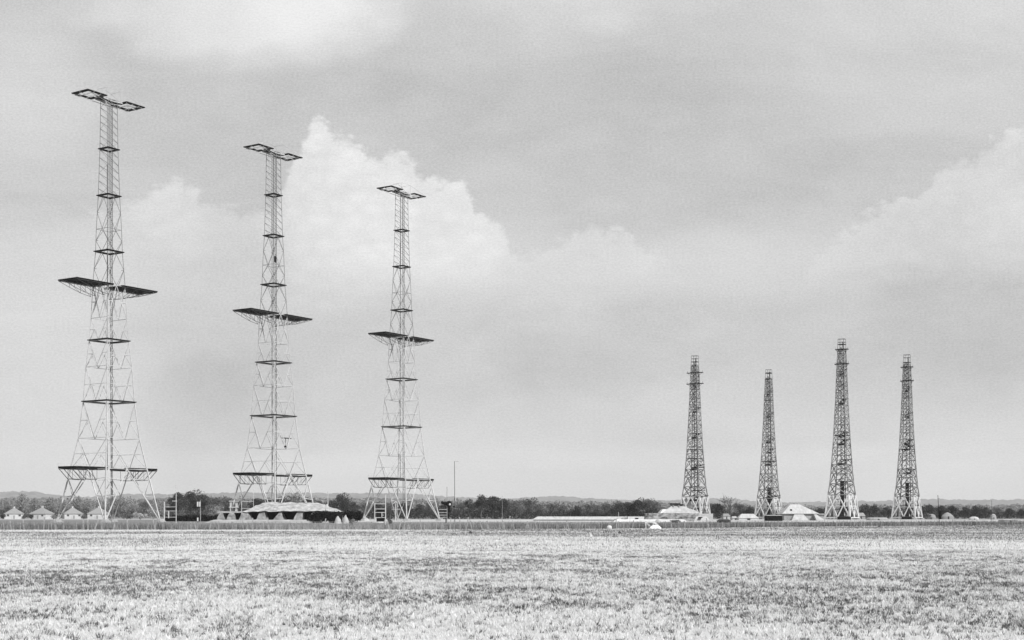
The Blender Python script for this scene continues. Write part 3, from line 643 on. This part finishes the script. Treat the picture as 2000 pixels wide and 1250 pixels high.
m = MB(); m.tube([(q(634), 4, 2.5), (q(634), 4, 4.4)], [.2, .2]); m.build('vent_pipe', 'white', B0)
# pale heaps
for p, y, w, lb, D, mt in ((660, 1008, 15, 'squat white chalk heap, left of the pair below the dark bushes', 280, 'chalk'), (675, 1006, 13, 'taller white conical chalk heap, right of the pair below the dark bushes', 280, 'chalk'),
        (739, 1008, 22, 'pale earth heap at the foot of the lettered railing frame', 330, 'paleearth'), (713, 1010, 18, 'grey earth heap over the left foot of the third steel tower', 425, 'earth'), (1285, 1013.5, 14, 'small pale tent-shaped heap before the mottled wall', 330, 'chalk')):
    m = MB(); w_ = w / F * D / 2; h = zat(y, D); m.tube([(0, 0, 0), (0.05, 0, h * .5), (-.05, 0, h * .85), (0, 0, h)], [w_, w_ * .75, w_ * .35, w_ * .12], 12)
    tag(rough(m.build('earth_heap', mt, loc=at(p, D)), 2, .12, 1.2), lb, 'heap')

# platform box left of the bunker
D = 345; r0 = empty('platform_box', at(455.5, D)); tag(r0, 'white timber box frame with a flat top standing left of the bunker', 'platform'); q = lambda p: px2x(p, 455.5, D); z = lambda y: zat(y, D)
for x in (q(450), q(461)):
    for y in (0, 1.4): m = MB(); m.bar((x, y, 0), (x, y, z(979.5)), .2); m.build('leg', 'white', r0)
m = MB(); m.box(q(447.5), q(463.5), -.3, 1.7, z(979.5), z(978)); m.build('top', 'white', r0)
m = MB(); m.box(q(447.5), q(463.5), -.2, 1.6, z(991.5), z(990)); m.bar((q(450), 0, z(996)), (q(453), 0, z(980)), .15); m.build('shelf', 'white', r0)

# railing frames and poles
def pole(name, px, D, ytop, w, mat, label, cat='pole', parts=(), ybot=None, lean=0.):
    root = empty(name, at(px, D)); tag(root, label, cat); m = MB(); h = zat(ytop, D); m.tube([(0, 0, 0), (lean, 0, h)], [w / 2, w * .36], 8); m.build('shaft', mat, root)
    q = lambda p: px2x(p, px, D); zz = lambda y: max(.05, zat(y, D))
    for nm, mt, items in parts:
        m = MB()
        for it in items:
            if it[0] == 'b': m.bar((q(it[1]), it[5] if len(it) > 5 else 0, zz(it[2])), (q(it[3]), it[5] if len(it) > 5 else 0, zz(it[4])), it[6] if len(it) > 6 else .12)
            elif it[0] == 'x': m.box(q(it[1]), q(it[2]), it[5], it[6], zz(it[4]), zz(it[3]))
            elif it[0] == 's':
                cx, cz, r = q(it[1]), zz(it[2]), it[3] / F * D; m.tube([(cx, -it[4], cz), (cx, 0, cz), (cx, it[4], cz)], [r * .8, r, r * .8], 12)
        m.build(nm, mt, root)
    return root
pole('railed_pole', 344, 310, 947, .18, 'white', 'white pole with a small railed stage right of the first steel tower', parts=[
    ('rail', 'white', [('b', 321, 990, 344, 990, 0, .09), ('b', 321, 998, 344, 998, 0, .08), ('b', 321, 1010, 344, 1010, 0, .09)]), ('side_post', 'white', [('b', 321, 980, 321, 1018, 0, .18), ('b', 329.5, 998, 329.5, 1012, 0, .18)]), ('cross_arm', 'white', [('b', 336, 978.5, 346, 978.5)]),
    ('board', 'darktimber', [('x', 324, 342, 991.5, 997, .15, .25)])])
pole('insulator_pole', 391.5, 255, 977, .15, 'post', 'short pole carrying twin white insulators left of the bunker', parts=[('insulator', 'white', [('b', 386.5, 980, 386.5, 989.5, -.1, .26), ('b', 390.5, 980, 390.5, 989.5, -.15, .2)]), ('stay', 'darktimber', [('b', 386.5, 990, 386.5, 1022, 0, .12), ('b', 384, 990, 393, 990, 0, .1)]), ('junction_box', 'white', [('b', 386.5, 1011, 386.5, 1018, -.12, .22)])])
pole('railed_post', 495, 350, 955, .12, 'white', 'slim white post with a two-bar railing behind the bunker left slope', 'pole', [('rail', 'white', [('b', 472, 979.5, 495, 979.5, 0, .1), ('b', 472, 993, 495, 993, 0, .1), ('b', 472, 979, 472, 1000, 0, .14)])])
pole('white_post', 640.5, 325, 959, .2, 'white', 'plain white post at the right slope of the bunker roof', 'pole', [('peg', 'white', [('b', 634, 985, 634, 993, 0, .25)])])
pole('lettered_frame', 753, 235, 967, .2, 'white', 'white pole with ladder-like rails and an E shaped bracket under the third tower', 'pole', [
    ('rail', 'white', [('b', 732, 984, 753, 984, 0, .1), ('b', 732, 994, 753, 994, 0, .1), ('b', 732, 1001, 753, 1001, 0, .09), ('b', 732, 1011, 753, 1011, 0, .09)]), ('side_post', 'white', [('b', 732, 983, 732, 1020, 0, .12)]),
    ('letter_board', 'white', [('b', 746, 1001, 746, 1011, -.1, .1), ('b', 746, 1001.5, 750.5, 1001.5, -.1, .08), ('b', 746, 1006, 750, 1006, -.1, .08), ('b', 746, 1010.6, 750.5, 1010.6, -.1, .08)]), ('panel', 'darktimber', [('x', 735, 751, 995, 1019, .15, .3)])])
pole('hooked_post', 772.5, 395, 983, .22, 'white', 'short white post with hooked top and crossarm behind the third tower', 'pole', [('cross_arm', 'white', [('b', 765, 994.5, 782, 994.5, 0, .12)]), ('hook', 'white', [('b', 768, 984, 772, 980, 0, .16), ('b', 772, 980, 775, 982, 0, .16)]), ('stay', 'steel', [('b', 773, 996, 779, 1012, 0, .08)])])
pole('lamp_pole', 873, 300, 951, .16, 'post', 'pole with black lamp cluster and round white disc right of the third tower', 'pole', [('rail', 'white', [('b', 857, y, 873, y, 0, .08) for y in (986, 995, 1001, 1006, 1011)]),
    ('lamp_housing', 'dark', [('s', 877, 984, 6.0, .4), ('s', 869.5, 983.5, 4.0, .4), ('s', 864, 981.5, 3.0, .3), ('s', 886.5, 989.5, 2.0, .2)]), ('disc', 'white', [('s', 879, 985, 2.6, .46)]), ('cable_box', 'dark', [('x', 875, 879.5, 990, 1001, .05, .4), ('x', 871, 877, 1003, 1012, .05, .4)]),
    ('side_post', 'dark', [('b', 871, 1011, 871, 1021, 0, .2)])])
pole('mast', 888.5, 300, 901, .14, 'darksteel', 'tall thin bare mast with a short yard at its top', 'mast', [('yard', 'darksteel', [('b', 888, 901, 896, 901, 0, .035)]), ('insulator', 'white', [('b', 890, 970, 890, 978, 0, .12)])], lean=-.1)
pole('tall_pole', 1834.5, 300, 967, .15, 'darktimber', 'tall thin dark pole standing right of the last timber tower', 'pole', [('cross_arm', 'darktimber', [('b', 1831, 974, 1836, 974, 0, .06)]), ('base_box', 'dark', [('b', 1836, 998, 1836, 1014, 0, .5)])], lean=-.3)
pole('wire_post', 1937, 420, 977, .12, 'darktimber', 'very thin far post near the right edge above the trees', 'pole')
pole('marker_post', 981, 420, 969, .10, 'post', 'thin pale post among the trees right of the bare mast', 'pole')
pole('white_stake', 1208, 420, 1000, .14, 'white', 'short white stake on the long low roof line', 'pole')
pole('short_stake', 995.5, 420, 1008, .14, 'white', 'very short white stake on the pale road right of the bare mast', 'pole')

# long low shelter and its banks
D = 440; c = 1190; q = lambda p: px2x(p, c, D)
r0 = empty('low_shelter', at(c, D)); tag(r0, 'very long low shelter with white sheet roof in front of the trees', 'shelter')
m = MB(); m.frustum((q(1040), q(1335), 0, 9), .35, (q(1050), q(1332), 2.5, 6), 1.32); m.build('roof', 'paleroof', r0)
m = MB(); m.box(q(1042), q(1333), .4, 8.5, 0, .347); m.build('wall', 'render', r0)
for p in (1066, 1083): m = MB(); m.box(q(p), q(p + .9), 1.6, 2.6, .8, 1.5); m.build('vent', 'render', r0)
m = MB(); m.box(q(1241), q(1247), .2, .9, .5, .9); m.build('hatch', 'dark', r0)
D = 365; m = MB(); q = lambda p: px2x(p, 1270, D); m.frustum((q(1196), q(1340), -3, 6), 0, (q(1206), q(1336), 0, 4), .62); tag(rough(m.build('earth_bank', 'paleearth', loc=at(1270, D)), 12, .1), 'low pale earth bank in front of the white-roofed shelter', 'bank')
D = 385; r0 = empty('drum', at(1221, D), .5); tag(r0, 'tilted pale drum with black open end on the earth bank', 'drum'); m = MB(); m.tube([(-.9, .3, .75), (.45, 0, 1.0)], [.3, .55], 12); m.build('shell', 'concrete', r0); m = MB(); m.tube([(.45, 0, 1.0), (.56, 0, 1.02)], [.5, .46], 12); m.build('opening', 'dark', r0)
m = MB(); m.tube([(px2x(1197, 1200, 350), 0, .1), (px2x(1200, 1200, 350), 0, .6), (px2x(1206, 1200, 350), 0, .85)], [.12, .12, .12], 6); tag(m.build('pipe', 'roof', loc=at(1200, 350)), 'bent grey pipe rising at the left end of the earth bank', 'pipe')

# camouflaged receiver block
D = 400; c = 1330; q = lambda p: px2x(p, c, D); z = lambda y: zat(y, D)
r0 = empty('receiver_block', at(c, D)); tag(r0, 'camouflaged block with mottled wall, pale sloping mound and black cap roof', 'bunker')
m = MB(); m.frustum((q(1260), q(1368), -1, 4), 0, (q(1261), q(1366), 0, 4), z(1002.5)); rough(m.build('mottled_wall', 'camo', r0), 20, .16)
m = MB(); m.frustum((q(1291), q(1375), .8, 10), z(1003) - .2, (q(1316), q(1333), 3, 7), z(986.5)); rough(m.build('mound', 'chalk', r0), 14, .14)
m = MB(); m.frustum((q(1288), q(1318), 1, 9), z(1003) - .2, (q(1297), q(1314), 3, 7), z(994.5)); rough(m.build('side_mound', 'paleearth', r0), 8, .12)
m = MB(); m.box(q(1313), q(1331), 2.4, 7, z(985.6), z(982.6)); m.box(q(1331.02), q(1337), 2.6, 6.5, z(987), z(984.4)); m.build('cap_roof', 'darktimber', r0)
for p in (1317, 1328): m = MB(); m.bar((q(p), 2.6, z(992)), (q(p), 2.6, z(985.7)), .3); m.build('cap_post', 'timber', r0)
m = MB(); m.box(q(1366), q(1393), .4, 8, 0, z(1003.2)); m.frustum((q(1352), q(1386), -3.2, .39), 0, (q(1360), q(1378), -.6, .39), z(1008)); m.build('annex', 'chalk', r0)
m = MB(); m.box(q(1363), q(1369), -3.4, -1, 1.0, 1.25); m.build('door_canopy', 'dark', r0)

# buildings of the receiver side
def gable(name, p0, p1, D, yt, label, roofm='paleroof', wallm='render', dep=6., cat='hut', hip=.12, eave=None, rot=0.):
    c = (p0 + p1) / 2; w = (p1 - p0) / F * D / 2; root = empty(name, at(c, D), rot); tag(root, label, cat); zt = zat(yt, D); ze = zat(eave, D) if eave else zt * .55
    m = MB(); m.box(-w, w, 0, dep, 0, ze); m.build('wall', wallm, root)
    m = MB(); m.frustum((-w - .15, w + .15, -.2, dep + .2), ze + .003, (-w * (1 - hip * 2), w * (1 - hip * 2), dep * .45, dep * .55), zt); m.build('roof', roofm, root)
    m = MB(); m.box(-w * .15, w * .15, -.03, .02, 0, ze * .85); m.build('door', 'dark', root)
    return root
gable('hut', 1443, 1482, 500, 1003.5, 'long white hut left of the second timber tower foot', hip=.2, eave=1012)
gable('shed', 1431, 1441, 505, 1008.5, 'tiny pale shed just left of the long white hut')
gable('cottage', 1413, 1426, 640, 1003, 'small grey cottage below the bare branching tree', 'roof', 'render', eave=1008)
gable('dark_hut', 1404, 1427, 300, 1014.5, 'low black hut at the fence right of the camouflaged block', 'darktimber', 'dark', 3, eave=1017)
gable('black_shed', 1499, 1528, 400, 1005.8, 'black open shed beside the second timber tower foot', 'concrete', 'dark', 5, eave=1007.4, hip=.03)
gable('shed', 1640, 1662, 545, 1008.5, 'black shed between the legs of the third timber tower', 'darktimber', 'dark', 4, eave=1009.5, hip=.03)
gable('shed', 1766, 1781, 590, 1008.5, 'black shed between the legs of the last timber tower', 'darktimber', 'dark', 4, eave=1009.5, hip=.03)
gable('hut', 1674, 1690, 600, 1001.5, 'grey hut just right of the third timber tower', 'concrete', 'concrete', 6, eave=1008, hip=.05)
gable('house', 1962, 1986, 310, 1014.5, 'small flat white house at the right edge', 'render', 'white', 4, 'house', .05, 1016)
D = 450; c = 1564; q = lambda p: px2x(p, c, D); z = lambda y: zat(y, D)
r0 = empty('hipped_building', at(c, D)); tag(r0, 'broad building with tall white hipped roof between second and third timber towers', 'building')
m = MB(); m.box(q(1532), q(1597), .6, 11.4, 0, z(1003.8)); m.build('wall', 'concrete', r0)
m = MB(); m.frustum((q(1528), q(1601), 0, 12), z(1003.4), (q(1550), q(1568), 5.2, 6.8), z(984.8)); rf = m.build('roof', 'paleroof', r0)
m = MB(); m.box(q(1558), q(1565), 5.4, 6.4, z(986), z(981.8)); m.build('chimney', 'concrete', rf)
m = MB(); m.box(q(1546), q(1549), 1.6, 3.2, z(998), z(994.5)); m.build('dormer', 'dark', rf)
m = MB(); m.box(q(1598), q(1614), 1, 7, z(1005.5), z(1003)); m.box(q(1599), q(1612), 1.4, 6.6, 0, z(1005.6)); m.build('link_passage', 'concrete', r0)
for a, b_, e, f_ in ((1551, 1569, 1543, 1577), (1589, 1594, 1592, 1609)): m = MB(); m.frustum((q(e), q(f_), -2.6, .59), 0, (q(a), q(b_), -.6, .59), z(1004.6)); m.build('buttress', 'chalk', r0)
def dome(name, p0, p1, D, yt, label, mat, pts=((1, 0), (1, .35), (.8, .75), (.35, .97), (.05, 1)), cat='hut'):
    c = (p0 + p1) / 2; w = (p1 - p0) / F * D / 2; h = zat(yt, D); root = empty(name, at(c, D)); tag(root, label, cat)
    m = MB(); m.tube([(0, 0, b * h) for a, b in pts], [w * a for a, b in pts], 14); o = m.build('cover', mat, root); o.scale = (1, .6, 1)
    m = MB(); m.box(-w * .08, w * .08, -w * .6 - .1, -w * .5, 0, h * .4); m.build('opening', 'dark', root)
dome('round_hut', 1692, 1734, 480, 1010.6, 'low wide pale rounded hut between third and last timber towers', 'concrete', ((1, 0), (1, .55), (.97, .62), (.9, .92), (.8, 1), (.1, 1.02)))
dome('round_hut', 1892, 1912, 520, 1008.8, 'small white domed hut before the trees right of the tall thin pole', 'chalk')
dome('round_hut', 1934, 1946, 560, 1003.5, 'faint grey domed hut against the trees near the right edge', 'concrete')
dome('hay_rick', 1838, 1863, 620, 1000.5, 'grey pointed rick beside the tall thin pole', 'roof', ((1, 0), (.95, .4), (.5, .8), (.05, 1)), 'rick')
dome('hay_rick', 1806, 1828, 620, 1004, 'flatter grey rick left of the tall thin pole', 'roof', ((1, 0), (1, .4), (.8, .85), (.4, 1)), 'rick')

# things along the fence
D = 176; c = 1270; q = lambda p: px2x(p, c, D); z = lambda y: zat(y, D)
r0 = empty('stile', at(c, D)); tag(r0, 'white timber stile frame draped at the fence before the mottled wall', 'stile')
for a, b_ in ((1261, 1261), (1278, 1290)): m = MB(); m.bar((q(b_), 0, 0), (q(a), 0, z(1018 if a < 1270 else 1020)), .18 if a < 1270 else .26); m.build('post', 'white', r0)
m = MB(); m.bar((q(1262), 0, z(1021)), (q(1272), 0, .2), .14); m.bar((q(1276), 0, z(1020)), (q(1276), 0, 0), .12); m.bar((q(1261), 0, z(1020)), (q(1279), 0, z(1020)), .1); m.build('brace', 'white', r0)
m = MB(); m.frustum((q(1268), q(1292), -1, 1), 0, (q(1274), q(1284), -.3, .3), .42); tag(rough(m.build('canvas_heap', 'canvas', loc=at(c, D - 2.2)), 5, .12, 2.), 'crumpled white canvas heaped at the foot of the stile', 'canvas')
D = 170; m = MB(); m.tube([(0, 0, .02), (0, 0, .08), (0, 0, .25), (0, 0, .42), (0, 0, .5)], [.12, .27, .33, .24, .08], 12); tag(m.build('white_boulder', 'white', loc=at(1190, D - 5)), 'round white painted boulder at the field edge', 'boulder')
for p, y, lb in ((919, 1042, 'small black clod in the field below the bare mast'), (1210, 1042.5, 'small black clod in the field right of the round boulder'), (1717, 1029.8, 'small black clod near the fence under the last timber tower')):
    D = ground_D(y); m = MB(); m.tube([(0, 0, 0), (.03, 0, .12), (0, .02, .22)], [.16, .15, .05], 7); tag(m.build('clod', 'stone', loc=at(p, D)), lb, 'clod')
D = ground_D(1049); m = MB(); m.poly([(0, 0, 0), (.14, .05, .02), (.02, .1, .36)]); m.bar((0, 0, 0), (-.08, .05, .36), .07); tag(m.build('paper_scrap', 'white', loc=at(1154, D)), 'torn white scrap standing in the stubble right of centre', 'scrap')
D = 190; r0 = empty('bench', at(1857, D)); tag(r0, 'long low weathered bench on the field edge by the tall thin pole', 'bench'); m = MB(); m.box(-1.1, 1.1, -.2, .2, .32, .4); m.build('seat', 'timber', r0)
for x in (-.9, .9): m = MB(); m.box(x - .05, x + .05, -.18, .18, 0, .317); m.build('leg', 'timber', r0)

# ------------------------------------------------------------------ haze
m = MB(); m.box(-11500, 11500, -280, 11500, -3, 330)
hz = m.build('haze', bpy.data.materials.new('haze')); hm = hz.data.materials[0]; hm.use_nodes = True; t = hm.node_tree; t.nodes.clear()
ho = t.nodes.new('ShaderNodeOutputMaterial'); hv = t.nodes.new('ShaderNodeVolumePrincipled'); hv.inputs['Color'].default_value = (.95, .95, .95, 1); hv.inputs['Density'].default_value = .00007; hv.inputs['Anisotropy'].default_value = 0.
t.links.new(hv.outputs[0], ho.inputs['Volume']); tag(hz, kind='stuff')
